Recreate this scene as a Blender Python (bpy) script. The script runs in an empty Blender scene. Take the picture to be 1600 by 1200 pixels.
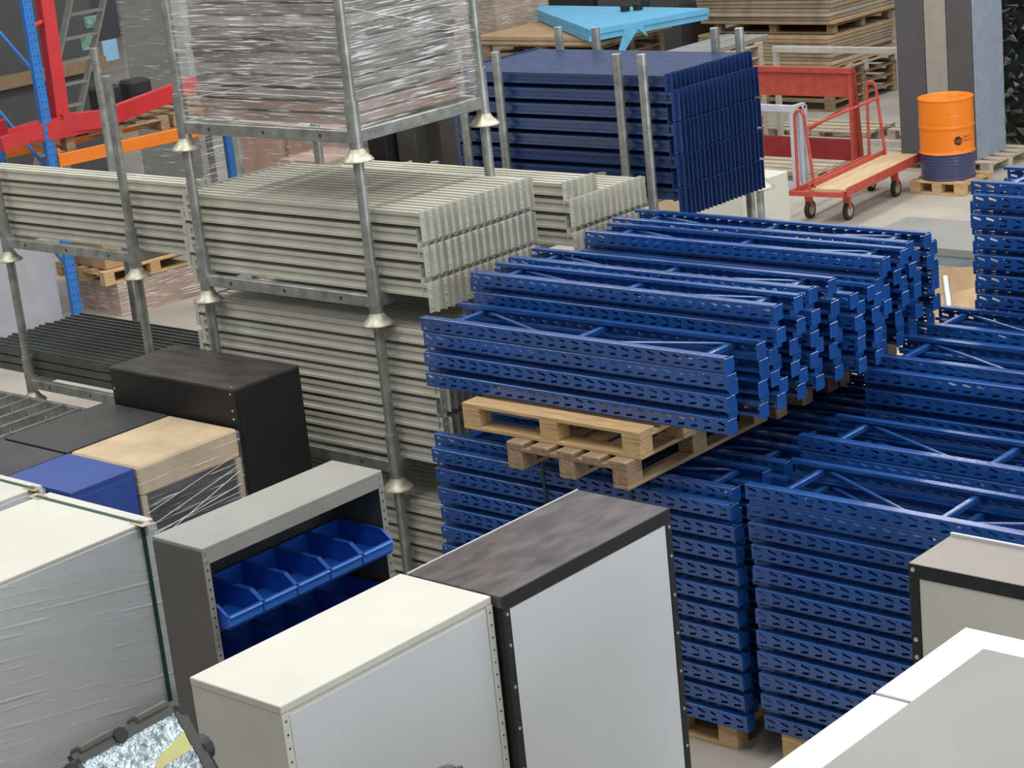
import bpy, math, random
from mathutils import Vector, Matrix
random.seed(7)
scene = bpy.context.scene
COL = scene.collection

# ------------------------------------------------------------------ camera
FPX, PITCH, ROLL, YAW, CAMH = 3208.0, math.radians(16.59), math.radians(5.97), math.radians(43.16), 4.9
def cam_axes():
    r = Vector((1, 0, 0)); d = Vector((0, -math.sin(PITCH), -math.cos(PITCH))); f = Vector((0, math.cos(PITCH), -math.sin(PITCH)))
    c, s = math.cos(ROLL), math.sin(ROLL)
    right = c * r + s * d; down = -s * r + c * d
    Rz = Matrix.Rotation(YAW, 3, 'Z')
    return Rz @ right, Rz @ down, Rz @ f
AR, AD, AF = cam_axes()
CAMP = Vector((0, 0, CAMH))
cam = bpy.data.cameras.new('camera'); camo = bpy.data.objects.new('camera', cam); COL.objects.link(camo)
m = Matrix.Identity(4)
for i in range(3):
    m[i][0] = AR[i]; m[i][1] = -AD[i]; m[i][2] = -AF[i]; m[i][3] = CAMP[i]
camo.matrix_world = m
cam.sensor_width = 36.0; cam.lens = FPX * 36.0 / 1600.0; cam.clip_end = 200; cam.clip_start = 0.05
scene.camera = camo

# ------------------------------------------------------------------ world, lights, exposure
w = bpy.data.worlds.new('world'); scene.world = w; w.use_nodes = True
bg = w.node_tree.nodes['Background']; bg.inputs[0].default_value = (0.93, 0.96, 1.0, 1); bg.inputs[1].default_value = 0.55
def area(name, loc, rot, sx, sy, energy, color):
    l = bpy.data.lights.new(name, 'AREA'); l.shape = 'RECTANGLE'; l.size = sx; l.size_y = sy; l.energy = energy; l.color = color
    o = bpy.data.objects.new(name, l); COL.objects.link(o); o.location = loc; o.rotation_euler = rot
    return o
# rows of rooflights along the hall
for lx in (-2.0, -8.0, -14.0):
    for ly in (5.0, 13.0, 21.0):
        area('roof_light', (lx, ly, 9.5), (0, 0, 0), 0.35, 7.0, 270, (1.0, 0.98, 0.93))
# daylight from the big loading door on the right-hand side of the hall
area('door_daylight', (9.0, 9.0, 3.2), (0, math.radians(84), 0), 6.0, 10.0, 800, (0.86, 0.93, 1.0))
scene.view_settings.view_transform = 'Standard'; scene.view_settings.look = 'None'
scene.view_settings.gamma = 1.0; scene.view_settings.use_curve_mapping = False
scene.view_settings.exposure = 0.02

# ------------------------------------------------------------------ pixel -> place helpers
def ray(x, y): return AR * ((x - 800) / FPX) + AD * ((y - 600) / FPX) + AF
def atz(x, y, z):
    d = ray(x, y); return CAMP + d * ((z - CAMH) / d.z)
def aty(x, y, Y):
    d = ray(x, y); return CAMP + d * (Y / d.y)
def atx(x, y, X):
    d = ray(x, y); return CAMP + d * (X / d.x)

# ------------------------------------------------------------------ mesh builder
class MB:
    def __init__(s): s.v = []; s.f = []; s.sm = []
    def add(s, vs, fs, smooth=False):
        b = len(s.v); s.v += [tuple(p) for p in vs]
        s.f += [tuple(b + i for i in q) for q in fs]; s.sm += [smooth] * len(fs)
        return s
    def box(s, x0, x1, y0, y1, z0, z1):
        vs = [(x, y, z) for z in (z0, z1) for y in (y0, y1) for x in (x0, x1)]
        return s.add(vs, [(0, 2, 3, 1), (4, 5, 7, 6), (0, 1, 5, 4), (2, 6, 7, 3), (0, 4, 6, 2), (1, 3, 7, 5)])
    def cbox(s, x0, x1, y0, y1, z0, z1, b=0.006):
        lo = (x0, y0, z0); hi = (x1, y1, z1); idx = {}; vs = []
        for sx in (0, 1):
            for sy in (0, 1):
                for sz in (0, 1):
                    sg = (sx, sy, sz)
                    for ax in range(3):
                        p = []
                        for k in range(3):
                            c = hi[k] if sg[k] else lo[k]
                            if k != ax: c += -b if sg[k] else b
                            p.append(c)
                        idx[(sx, sy, sz, ax)] = len(vs); vs.append(p)
        fs = []
        for ax in range(3):
            u, v_ = (ax + 1) % 3, (ax + 2) % 3
            for sgn in (0, 1):
                q = []
                for a, c in ((0, 0), (1, 0), (1, 1), (0, 1)):
                    k = [0, 0, 0]; k[ax] = sgn; k[u] = a; k[v_] = c; q.append(idx[(k[0], k[1], k[2], ax)])
                fs.append(tuple(q) if sgn else tuple(reversed(q)))
        for ax in range(3):
            u, v_ = (ax + 1) % 3, (ax + 2) % 3
            for a in (0, 1):
                for c in (0, 1):
                    k0 = [0, 0, 0]; k0[u] = a; k0[v_] = c; k1 = list(k0); k1[ax] = 1
                    q = (idx[(*k0, u)], idx[(*k1, u)], idx[(*k1, v_)], idx[(*k0, v_)])
                    fs.append(q if a == c else tuple(reversed(q)))
        for sx in (0, 1):
            for sy in (0, 1):
                for sz in (0, 1):
                    t = tuple(idx[(sx, sy, sz, k)] for k in range(3))
                    fs.append(t if (sx + sy + sz) % 2 else tuple(reversed(t)))
        return s.add(vs, fs)
    def bar(s, p, q, wd, ht, up=(0, 0, 1)):
        p = Vector(p); q = Vector(q); d = (q - p).normalized(); up = Vector(up)
        a = d.cross(up)
        if a.length < 1e-4: a = d.cross(Vector((1, 0, 0)))
        a.normalize(); u = a.cross(d)
        vs = [c + a * (i * wd / 2) + u * (j * ht / 2) for c in (p, q) for i, j in ((-1, -1), (1, -1), (1, 1), (-1, 1))]
        return s.add(vs, [(0, 1, 2, 3), (7, 6, 5, 4), (0, 4, 5, 1), (1, 5, 6, 2), (2, 6, 7, 3), (3, 7, 4, 0)])
    def tube(s, p, q, r, n=12, r2=None, caps=True):
        p = Vector(p); q = Vector(q); d = (q - p).normalized(); r2 = r if r2 is None else r2
        a = d.cross(Vector((0, 0, 1)))
        if a.length < 1e-4: a = Vector((1, 0, 0))
        a.normalize(); b = d.cross(a)
        vs = [c + (a * math.cos(6.28318 * i / n) + b * math.sin(6.28318 * i / n)) * rr for c, rr in ((p, r), (q, r2)) for i in range(n)]
        s.add(vs, [(i, (i + 1) % n, n + (i + 1) % n, n + i) for i in range(n)], True)
        if caps: s.add(vs, [tuple(reversed(range(n))), tuple(range(n, 2 * n))])
        return s
    def path(s, pts, r, n=8):
        for a, b in zip(pts[:-1], pts[1:]): s.tube(a, b, r, n)
        return s
    def lathe(s, prof, n=20, c=(0, 0, 0)):
        vs = [(c[0] + r * math.cos(6.28318 * i / n), c[1] + r * math.sin(6.28318 * i / n), c[2] + z) for r, z in prof for i in range(n)]
        fs = [(k * n + i, k * n + (i + 1) % n, (k + 1) * n + (i + 1) % n, (k + 1) * n + i) for k in range(len(prof) - 1) for i in range(n)]
        return s.add(vs, fs, True)
    def prism(s, pts, d):
        d = Vector(d); n = len(pts); P = [Vector(p) for p in pts]
        return s.add(P + [p + d for p in P], [tuple(reversed(range(n))), tuple(range(n, 2 * n))] + [(i, (i + 1) % n, n + (i + 1) % n, n + i) for i in range(n)])
    def grid(s, fn, nu, nv, smooth=True):
        vs = [fn(i / nu, j / nv) for j in range(nv + 1) for i in range(nu + 1)]
        return s.add(vs, [(j * (nu + 1) + i, j * (nu + 1) + i + 1, (j + 1) * (nu + 1) + i + 1, (j + 1) * (nu + 1) + i) for j in range(nv) for i in range(nu)], smooth)
    def mesh(s, name, mat):
        me = bpy.data.meshes.new(name); me.from_pydata(s.v, [], s.f); me.validate()
        if len(me.polygons) == len(s.sm): me.polygons.foreach_set('use_smooth', s.sm)
        me.materials.append(mat); me.update()
        return me
def fixn(me):
    import bmesh
    b = bmesh.new(); b.from_mesh(me); bmesh.ops.recalc_face_normals(b, faces=b.faces); b.to_mesh(me); b.free(); return me

def obj(name, me, parent=None, loc=(0, 0, 0), rz=0.0, rot=None):
    o = bpy.data.objects.new(name, me); COL.objects.link(o)
    o.location = loc
    o.rotation_euler = rot if rot else (0, 0, rz)
    if parent: o.parent = parent
    return o
TINY = {'bolts', 'punched_holes', 'post_holes', 'pegs', 'slots', 'rail_holes', 'glue_marks', 'lettering', 'dark_flakes', 'pale_flakes'}
def part(name, mb, mat, parent, **k):
    o = obj(name, fixn(mb.mesh(name, mat)), parent, **k)
    if name in TINY: o['kind'] = 'stuff'            # pieces of a few pixels each
    return o
def tag(o, label, cat, group=None, kind=None):
    if label: o['label'] = label
    if cat: o['category'] = cat
    if group: o['group'] = group
    if kind: o['kind'] = kind
    return o
def thing(name, label, cat, loc=(0, 0, 0), rz=0.0, group=None, rot=None):
    return tag(obj(name, None, None, loc, rz, rot), label, cat, group)
def struct(name, mb, mat): o = obj(name, mb.mesh(name, mat)); o['kind'] = 'structure'; return o
ORD = ['topmost', 'second', 'third', 'fourth', 'fifth', 'sixth', 'seventh', 'eighth', 'ninth', 'tenth', 'eleventh', 'twelfth', 'thirteenth',
       'fourteenth', 'fifteenth', 'sixteenth', 'seventeenth', 'eighteenth', 'nineteenth', 'twentieth', 'twenty-first', 'twenty-second',
       'twenty-third', 'twenty-fourth', 'twenty-fifth', 'twenty-sixth', 'twenty-seventh', 'twenty-eighth', 'twenty-ninth', 'thirtieth']

# ------------------------------------------------------------------ materials
def mat(name, col, rough=0.5, metal=0.0, var=0.08, nscale=6.0, stretch=(1, 1, 1), bump=0.0, bscale=60.0, rand=0.0, dark=None, spec=0.5, coat=0.0):
    m_ = bpy.data.materials.new(name); m_.use_nodes = True; nt = m_.node_tree; p = nt.nodes['Principled BSDF']
    tc = nt.nodes.new('ShaderNodeTexCoord'); mp = nt.nodes.new('ShaderNodeMapping'); mp.inputs['Scale'].default_value = stretch
    nt.links.new(tc.outputs['Object'], mp.inputs['Vector'])
    no = nt.nodes.new('ShaderNodeTexNoise'); no.inputs['Scale'].default_value = nscale; no.inputs['Detail'].default_value = 5
    nt.links.new(mp.outputs[0], no.inputs['Vector'])
    rp = nt.nodes.new('ShaderNodeValToRGB')
    d = dark if dark else tuple(c * (1 - 2.2 * var) for c in col)
    rp.color_ramp.elements[0].position = 0.3; rp.color_ramp.elements[0].color = (*d, 1)
    rp.color_ramp.elements[1].position = 0.7; rp.color_ramp.elements[1].color = (*[min(1, c * (1 + var)) for c in col], 1)
    nt.links.new(no.outputs['Fac'], rp.inputs[0])
    out = rp.outputs[0]
    if rand:
        oi = nt.nodes.new('ShaderNodeObjectInfo'); mr = nt.nodes.new('ShaderNodeMapRange')
        mr.inputs[3].default_value = 1 - rand; mr.inputs[4].default_value = 1 + rand
        nt.links.new(oi.outputs['Random'], mr.inputs[0])
        hs = nt.nodes.new('ShaderNodeHueSaturation'); nt.links.new(mr.outputs[0], hs.inputs['Value']); nt.links.new(out, hs.inputs['Color'])
        out = hs.outputs[0]
    nt.links.new(out, p.inputs['Base Color'])
    p.inputs['Roughness'].default_value = rough; p.inputs['Metallic'].default_value = metal
    p.inputs['Specular IOR Level'].default_value = spec; p.inputs['Coat Weight'].default_value = coat; p.inputs['Coat Roughness'].default_value = 0.2
    if bump:
        n2 = nt.nodes.new('ShaderNodeTexNoise'); n2.inputs['Scale'].default_value = bscale; n2.inputs['Detail'].default_value = 3
        nt.links.new(mp.outputs[0], n2.inputs['Vector'])
        bp = nt.nodes.new('ShaderNodeBump'); bp.inputs['Strength'].default_value = bump; bp.inputs['Distance'].default_value = 0.02
        nt.links.new(n2.outputs['Fac'], bp.inputs['Height']); nt.links.new(bp.outputs[0], p.inputs['Normal'])
    return m_
def film(name, rot=(0, 0, 0), haze=0.25, lo=0.56, hi=0.66, amax=0.9, scale=(2.5, 2.5, 80), tint=(0.86, 0.87, 0.86), bump=0.3, big=(1.2, 1.2, 6)):
    """clear stretch film: thin haze, fine creases, and their glints painted as pale streaks"""
    m_ = bpy.data.materials.new(name); m_.use_nodes = True; nt = m_.node_tree; p = nt.nodes['Principled BSDF']; out = nt.nodes['Material Output']
    tc = nt.nodes.new('ShaderNodeTexCoord'); mp = nt.nodes.new('ShaderNodeMapping'); mp.inputs['Rotation'].default_value = rot
    nt.links.new(tc.outputs['Object'], mp.inputs[0])
    def noise(sc, detail, dist):
        m2 = nt.nodes.new('ShaderNodeMapping'); m2.inputs['Scale'].default_value = sc; nt.links.new(mp.outputs[0], m2.inputs[0])
        no = nt.nodes.new('ShaderNodeTexNoise'); no.inputs['Scale'].default_value = 1.0; no.inputs['Detail'].default_value = detail; no.inputs['Distortion'].default_value = dist
        nt.links.new(m2.outputs[0], no.inputs['Vector']); return no.outputs['Fac']
    fine = noise(scale, 4, 0.3); wide = noise(big, 3, 0.8)
    a = nt.nodes.new('ShaderNodeMapRange'); a.inputs[1].default_value = lo; a.inputs[2].default_value = hi; a.inputs[3].default_value = 0; a.inputs[4].default_value = amax
    nt.links.new(fine, a.inputs[0])  # near-opaque pale streaks stand in for highlights along the creases
    b = nt.nodes.new('ShaderNodeMapRange'); b.inputs[1].default_value = .35; b.inputs[2].default_value = .7; b.inputs[3].default_value = haze * .35; b.inputs[4].default_value = haze * 1.5
    nt.links.new(wide, b.inputs[0])
    mx_ = nt.nodes.new('ShaderNodeMath'); mx_.operation = 'MAXIMUM'; nt.links.new(a.outputs[0], mx_.inputs[0]); nt.links.new(b.outputs[0], mx_.inputs[1])
    bp = nt.nodes.new('ShaderNodeBump'); bp.inputs['Strength'].default_value = bump; bp.inputs['Distance'].default_value = 0.02
    nt.links.new(fine, bp.inputs['Height']); nt.links.new(bp.outputs[0], p.inputs['Normal'])
    p.inputs['Base Color'].default_value = (*tint, 1); p.inputs['Roughness'].default_value = 0.2
    tr = nt.nodes.new('ShaderNodeBsdfTransparent'); mx = nt.nodes.new('ShaderNodeMixShader')
    nt.links.new(mx_.outputs[0], mx.inputs[0]); nt.links.new(tr.outputs[0], mx.inputs[1]); nt.links.new(p.outputs[0], mx.inputs[2])
    nt.links.new(mx.outputs[0], out.inputs[0])
    return m_
M = {}
M['blue'] = mat('frame_blue', (0.012, 0.080, 0.31), 0.24, var=0.1, nscale=3, rand=0.10, spec=0.8, coat=0.6)
M['blue_beam'] = mat('beam_blue', (0.014, 0.048, 0.175), 0.3, var=0.08, nscale=3, rand=0.12, spec=0.9, coat=0.6)
M['grey_beam'] = mat('beam_grey', (0.60, 0.59, 0.50), 0.5, var=0.07, nscale=4, rand=0.07)
M['galv'] = mat('galvanised', (0.42, 0.43, 0.40), 0.42, 0.65, var=0.16, nscale=14, rand=0.05)
M['cup'] = mat('cup_zinc', (0.55, 0.54, 0.42), 0.45, 0.45, var=0.16, nscale=20)
M['dark_profile'] = mat('dark_profile', (0.11, 0.12, 0.11), 0.45, 0.2, var=0.12, rand=0.1)
M['wood'] = mat('pine', (0.60, 0.40, 0.20), 0.75, var=0.14, nscale=5, stretch=(1, 14, 14), rand=0.10, bump=0.15)
M['wood_old'] = mat('old_pine', (0.36, 0.25, 0.15), 0.8, var=0.2, nscale=5, stretch=(1, 14, 14), rand=0.14, bump=0.2)
M['wood_pale'] = mat('pale_pine', (0.58, 0.50, 0.38), 0.8, var=0.14, nscale=5, stretch=(1, 14, 14), rand=0.1, bump=0.15)
M['white'] = mat('white_steel', (0.62, 0.635, 0.645), 0.42, var=0.02, nscale=2)
M['cream'] = mat('cream_steel', (0.62, 0.615, 0.54), 0.42, var=0.03, nscale=3)
M['bright_white'] = mat('bright_white', (0.70, 0.70, 0.70), 0.45, var=0.01)
M['grey_steel'] = mat('grey_steel', (0.30, 0.30, 0.27), 0.42, var=0.05, nscale=3)
M['sheet_grey'] = mat('grey_sheet', (0.27, 0.27, 0.255), 0.45, 0.0, var=0.06, nscale=1.5)
M['dark_grey'] = mat('dark_grey', (0.055, 0.055, 0.055), 0.4, var=0.15, nscale=3)
M['shelf_side'] = mat('shelf_side', (0.115, 0.112, 0.10), 0.45, var=0.06)
M['black'] = mat('black_steel', (0.012, 0.012, 0.013), 0.5, var=0.1)
M['black_top'] = mat('black_top', (0.05, 0.047, 0.043), 0.38, var=0.28, nscale=4, stretch=(1, 3, 1))  # greyer than the sides: bright reflection on the top put into the colour
M['brown_top'] = mat('smoked_top', (0.10, 0.083, 0.086), 0.16, var=0.35, nscale=4, stretch=(3, 1, 1))
M['taupe_top'] = mat('taupe_top', (0.26, 0.235, 0.21), 0.35, var=0.05)
M['navy'] = mat('cabinet_blue', (0.03, 0.075, 0.30), 0.4, var=0.05)
M['bin'] = mat('bin_blue', (0.015, 0.10, 0.50), 0.35, var=0.04)
M['bin_lip'] = mat('bin_lip', (0.03, 0.16, 0.62), 0.35, var=0.04)
M['bolt'] = mat('bolt_zinc', (0.7, 0.7, 0.68), 0.3, 0.8, var=0.02)
M['hole'] = mat('punched_hole', (0.05, 0.05, 0.05), 0.8)
M['card'] = mat('cardboard', (0.46, 0.31, 0.18), 0.85, var=0.08, nscale=5, rand=0.12)
M['card_pale'] = mat('cardboard_pale', (0.55, 0.42, 0.27), 0.8, var=0.1, nscale=5, rand=0.08)
M['card_grey'] = mat('cardboard_grey', (0.45, 0.38, 0.29), 0.85, var=0.12, nscale=5, rand=0.2)
M['card_pink'] = mat('cardboard_wrapped', (0.40, 0.25, 0.19), 0.6, var=0.12, rand=0.15)
M['strap'] = mat('strap_green', (0.02, 0.07, 0.045), 0.35, var=0.05)
M['red'] = mat('red_paint', (0.55, 0.03, 0.035), 0.4, var=0.06)
M['salmon'] = mat('faded_red', (0.52, 0.08, 0.055), 0.5, var=0.1, nscale=10)
M['crimson'] = mat('dark_red', (0.33, 0.03, 0.035), 0.5, var=0.08)
M['orange'] = mat('orange_paint', (0.85, 0.22, 0.02), 0.4, var=0.04)
M['drum_orange'] = mat('drum_orange', (0.90, 0.23, 0.01), 0.32, var=0.03)
M['drum_blue'] = mat('drum_blue', (0.05, 0.055, 0.14), 0.3, var=0.05)
M['rack_blue'] = mat('rack_blue', (0.03, 0.19, 0.58), 0.4, var=0.05)
M['rubber'] = mat('rubber', (0.02, 0.02, 0.022), 0.65, var=0.1)
M['alu'] = mat('aluminium', (0.55, 0.55, 0.53), 0.35, 0.7, var=0.06, rand=0.05)
M['foam'] = mat('foam_blue', (0.16, 0.52, 0.80), 0.6, var=0.04)
M['ply'] = mat('plywood', (0.62, 0.46, 0.27), 0.6, var=0.1, nscale=4, stretch=(8, 1, 1))
M['concrete'] = mat('concrete', (0.42, 0.39, 0.34), 0.75, var=0.10, nscale=1.2, bump=0.05, bscale=30)
M['wall'] = mat('wall_panel', (0.16, 0.165, 0.17), 0.7, var=0.06, nscale=1)
M['lavender'] = mat('grey_board', (0.40, 0.41, 0.46), 0.55, var=0.04)
M['panel_dark'] = mat('panel_dark', (0.10, 0.10, 0.105), 0.45, var=0.06, nscale=2)
M['panel_light'] = mat('panel_light', (0.36, 0.34, 0.30), 0.5, var=0.05)
M['panel_blue'] = mat('panel_bluegrey', (0.30, 0.36, 0.45), 0.45, var=0.05)
M['scrap'] = mat('dark_scrap', (0.035, 0.045, 0.04), 0.35, var=0.4, nscale=12, rand=0.4)
M['scrap_pale'] = mat('pale_scrap', (0.30, 0.30, 0.27), 0.35, var=0.3, nscale=12, rand=0.4)
M['glass'] = mat('lamp_glass', (0.55, 0.66, 0.68), 0.12, 0.75, var=0.35, nscale=40, bump=0.5, bscale=90)
M['yellow'] = mat('yellow_tag', (0.62, 0.60, 0.24), 0.5, var=0.05)
M['lamp_body'] = mat('lamp_body', (0.08, 0.078, 0.07), 0.5, var=0.08)
M['lamp_black'] = mat('lamp_black', (0.015, 0.016, 0.018), 0.5)
M['strand'] = mat('film_strand', (0.80, 0.81, 0.80), 0.2, var=0.02)
M['load_dark'] = mat('load_dark', (0.26, 0.235, 0.20), 0.5, var=0.4, nscale=3, stretch=(1, 1, 4), dark=(0.07, 0.06, 0.05), rand=.35)
M['film_clear'] = film('film_streaked', haze=.19, lo=.54, hi=.63, scale=(4, 4, 120), tint=(0.95, 0.95, 0.93))
M['film_white'] = film('film_white', rot=(.16, 0, 0), haze=.35, lo=.575, hi=.66, scale=(1, 1.6, 75), tint=(0.84, 0.87, 0.92), bump=.12)
M['film_thin'] = film('film_thin', haze=.10, lo=.58, hi=.68)

# ------------------------------------------------------------------ hall shell
struct('floor', MB().box(-45, 12, -6, 45, -0.2, 0.0), M['concrete'])
struct('wall_back', MB().box(-45, 12, 38, 38.3, 0, 6.5), M['wall'])
struct('wall_left', MB().box(-38.3, -38, -6, 38, 0, 6.5), M['wall'])
struct('unseen_wall_front', MB().box(-38, 12, -6.3, -6, 0, 6.5), M['wall'])  # unseen near wall, added to block low world light from the front
struct('unseen_wall_right', MB().box(12, 12.3, -6, 38, 0, 6.5), M['wall'])  # unseen, added with the front wall to deepen shade in the recesses

# ------------------------------------------------------------------ pallets
def pallet(label, x, y, z, rz=0.0, L=1.2, W=0.8, mt='wood', group=None):
    """x, y = centre, boards run along local X"""
    t = thing('wooden_pallet', label, 'pallet', (x, y, z), rz, group); mt = M[mt]
    top = fixn(MB().cbox(-L / 2, L / 2, -.06, .06, 0, .022, .003).mesh('deck_board', mt))
    cross = fixn(MB().cbox(-.06, .06, -W / 2, W / 2, 0, .022, .003).mesh('cross_board', mt))
    blk = fixn(MB().cbox(-.06, .06, -.05, .05, 0, .078, .004).mesh('block', mt))
    bot = fixn(MB().cbox(-L / 2, L / 2, -.05, .05, 0, .022, .003).mesh('base_board', mt))
    n = 5 if W > .7 else 4
    for i in range(n): obj('deck_board', top, t, (0, -W / 2 + .06 + i * (W - .12) / (n - 1), .122))
    for i in (-1, 0, 1):
        obj('cross_board', cross, t, (i * (L / 2 - .06), 0, .100))
        obj('base_board', bot, t, (0, i * (W / 2 - .05), 0))
        for j in (-1, 0, 1): obj('block', blk, t, (i * (L / 2 - .06), j * (W / 2 - .05), .022))
    return t

# ------------------------------------------------------------------ blue upright frames
FH, FD, FT = 0.04, 0.045, 0.003       # half face height, flange depth, sheet thickness
def upright_mesh(L):
    mb = MB(); n = int(L / .08); cw = L / n
    def rect(x0, x1, z0, z1):
        mb.add([(x0, 0, z0), (x1, 0, z0), (x1, 0, z1), (x0, 0, z1)], [(0, 1, 2, 3)])
        mb.add([(x0, FT, z0), (x1, FT, z0), (x1, FT, z1), (x0, FT, z1)], [(3, 2, 1, 0)])
    rect(0, L, -.033, -.031); rect(0, L, -.002, .002); rect(0, L, .031, .033)
    for i in range(n):
        x0, x1 = i * cw, (i + 1) * cw; xc = (x0 + x1) / 2
        for (z0, z1, sl, ln) in ((.002, .031, -.26, .024), (-.031, -.002, .14, .021)):
            zc = (z0 + z1) / 2; th = .0065
            hole = [(xc - ln, zc - sl * ln - th), (xc + ln, zc + sl * ln - th), (xc + ln, zc + sl * ln + th), (xc - ln, zc - sl * ln + th)]
            out = [(x0, z0), (x1, z0), (x1, z1), (x0, z1)]
            for y, fl in ((0, False), (FT, True)):
                vs = [(a, y, b) for a, b in out] + [(a, y, b) for a, b in hole]
                fs = [(k, (k + 1) % 4, 4 + (k + 1) % 4, 4 + k) for k in range(4)]
                mb.add(vs, [tuple(reversed(q)) for q in fs] if fl else fs)
            vs = [(a, 0, b) for a, b in hole] + [(a, FT, b) for a, b in hole]
            mb.add(vs, [(k, (k + 1) % 4, 4 + (k + 1) % 4, 4 + k) for k in range(4)])
    BR = .006                                          # rounded bend between web and flange
    for sg in (-1, 1):
        z = sg * FH
        arc = [(BR - BR * math.cos(a), z - sg * (BR - BR * math.sin(a))) for a in (0, .39, .785, 1.18, 1.571)]
        for inner in (0, 1):
            pts = arc if not inner else [(y + FT * .8, q - sg * FT * .8) for y, q in arc]
            vs = [(x, y, q) for y, q in pts for x in (0, L)]
            fs = [(2 * k, 2 * k + 1, 2 * k + 3, 2 * k + 2) for k in range(4)]
            mb.add(vs, [tuple(reversed(f)) for f in fs] if (sg > 0) == bool(inner) else fs, True)
        mb.box(0, L, BR, FD, min(z, z - sg * FT), max(z, z - sg * FT))
        mb.box(0, L, FD - FT, FD, min(z, z - sg * .016), max(z, z - sg * .016))
    return mb.mesh('upright', M['blue'])
_up, _st, _br = {}, {}, {}
_foot = fixn(MB().cbox(0, .005, -.002, .075, -FH - .004, FH - .006, .0015).mesh('foot_plate', M['blue']))
def frame(x, y, z, L, D, label, group, foot=True, rz=0.0, rear_open=True):
    """flat-lying frame; x,y = left end of the near upright face; z = centre height"""
    t = thing('rack_upright_frame', label, 'rack frame', (x, y, z), rz, group)
    if L not in _up: _up[L] = upright_mesh(L)
    if D not in _st:
        _st[D] = fixn(MB().cbox(-.015, .015, FT, D - FT, -.016, .016, .005).mesh('strut', M['blue']))
    if (L, D) not in _br:
        a, b, c = .09 * L, .49 * L, .91 * L
        _br[(L, D)] = [fixn(MB().tube((a + .03, D - .02, .004), (b, .02, .004), .0095, 8).mesh('brace', M['blue'])),
                       fixn(MB().tube((b + .03, .02, .004), (c, D - .02, .004), .0095, 8).mesh('brace', M['blue']))]
    u = _up[L]
    obj('upright', u, t); obj('upright', u, t, (L, D, 0), math.pi)
    for k in (.09, .51, .91): obj('strut', _st[D], t, (k * L, 0, 0))
    for b in _br[(L, D)]: obj('brace', b, t)
    if foot:
        obj('foot_plate', _foot, t, (L, 0, 0)); obj('foot_plate', _foot, t, (L, D - .073, 0))
    return t
PITCHZ = 0.1145
def column(x, y, zbot, n_even, odd_rows, L, D, what, group, foot=True, jit=0.014, cap=False):
    """nested column: even frames in front, odd frames set back and half a pitch up"""
    zs = [(zbot + FH + i * PITCHZ, 0) for i in range(n_even)] + [(zbot + FH + (i + .5) * PITCHZ, 1) for i in odd_rows]
    if cap: zs.append((zs[n_even - 1][0] + .082, 2))
    zs.sort(reverse=True)
    for k, (z, od) in enumerate(zs):
        dx = random.uniform(-jit, jit) + (-.045 if od == 1 else 0); dy = random.uniform(-.004, .002) + (.07 if od == 1 else 0)
        frame(x + dx, y + dy, z, L, D, 'blue perforated upright frame, %s in %s' % (ORD[k], what), group, foot)
XS = -7.69; LS = 2.02
PB = 0.144
# stacks on the upper pallets
zu = 1.732
column(XS, 7.54, zu, 3, [0, 1], LS, .34, 'the column above the crossed pallets', 'frames stacked above the crossed pallets', cap=True)
upper = [(7.97, .25, 5, 'the second column behind the crossed pallets'), (8.31, .25, 5, 'the third column behind the crossed pallets'),
         (8.645, .235, 4, 'the sunken fourth column behind the crossed pallets'), (8.96, .25, 5, 'the fifth column behind the crossed pallets'),
         (9.30, .26, 5, 'the column next to the concrete aisle')]
for i, (y, D, n, wh) in enumerate(upper):
    column(XS + random.uniform(-.06, .02), y, zu, n, range(n - 1), LS, D, wh, 'frames stacked above the crossed pallets', jit=.03)
# lower stacks on the floor pallets
column(XS - .03, 7.54, PB, 11, range(11), LS, .34, 'the column under the crossed pallets', 'frames stacked under the crossed pallets')
column(XS, 7.97, PB, 11, range(11), LS, .25, 'the shaded second column under the crossed pallets', 'frames stacked under the crossed pallets')
for y, D, wh in ((8.31, .25, 'the shaded third column under the pallets'), (8.645, .235, 'the shaded fourth column under the pallets'), (8.96, .25, 'the shaded fifth column under the pallets'), (9.30, .26, 'the shaded sixth column under the pallets')):
    column(XS, y, PB, 11, [10], LS, D, wh, 'frames stacked under the crossed pallets')
for px in (-7.05, -6.2):
    for py in (7.96, 8.75, 9.3):
        if py == 9.3: pallet('wooden pallet on the floor under the rear of the blue frame columns', px, 9.43, 0, math.pi / 2, .8, .75, group='floor pallets under frame stacks')
        else: pallet('wooden pallet on the floor under the blue frame columns', px, py - .0, 0, 0, .8, .76, group='floor pallets under frame stacks')
# right-hand stacks
XR = -5.60
column(XR, 7.54, .19, 11, range(10), LS, .43, 'the low column behind the black-framed corner cabinet', 'frames stacked along the aisle', foot=False, cap=True)
column(XR - .06, 8.10, PB, 12, range(7, 11), LS, .38, 'the column second from the corner cabinet', 'frames stacked along the aisle', foot=False, cap=True)
column(XR - .10, 8.79, PB, 14, range(9, 14), LS, .40, 'the column third from the corner cabinet', 'frames stacked along the aisle', foot=False)
column(XR - .22, 9.40, PB, 14, range(10, 14), LS, .38, 'the column fourth from the corner cabinet', 'frames stacked along the aisle', foot=False)
column(XR - .09, 9.93, PB, 20, range(12, 20), LS, .42, 'the tall column beside the cardboard scraps', 'frames stacked along the aisle', foot=False)
for py, zz, cn in ((7.76, .046, 'low column behind the corner cabinet'), (8.3, 0, 'column second from the corner cabinet'), (9.0, 0, 'column third from the corner cabinet'), (9.62, 0, 'column fourth from the corner cabinet'), (10.15, 0, 'tall column beside the scraps')):
    for px, en in ((-5.1, 'inner'), (-4.15, 'outer')):
        pallet('narrow wooden pallet under the %s end of the %s' % (en, cn), px, py, zz, 0, .8, .42, group='floor pallets under frame stacks')
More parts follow.
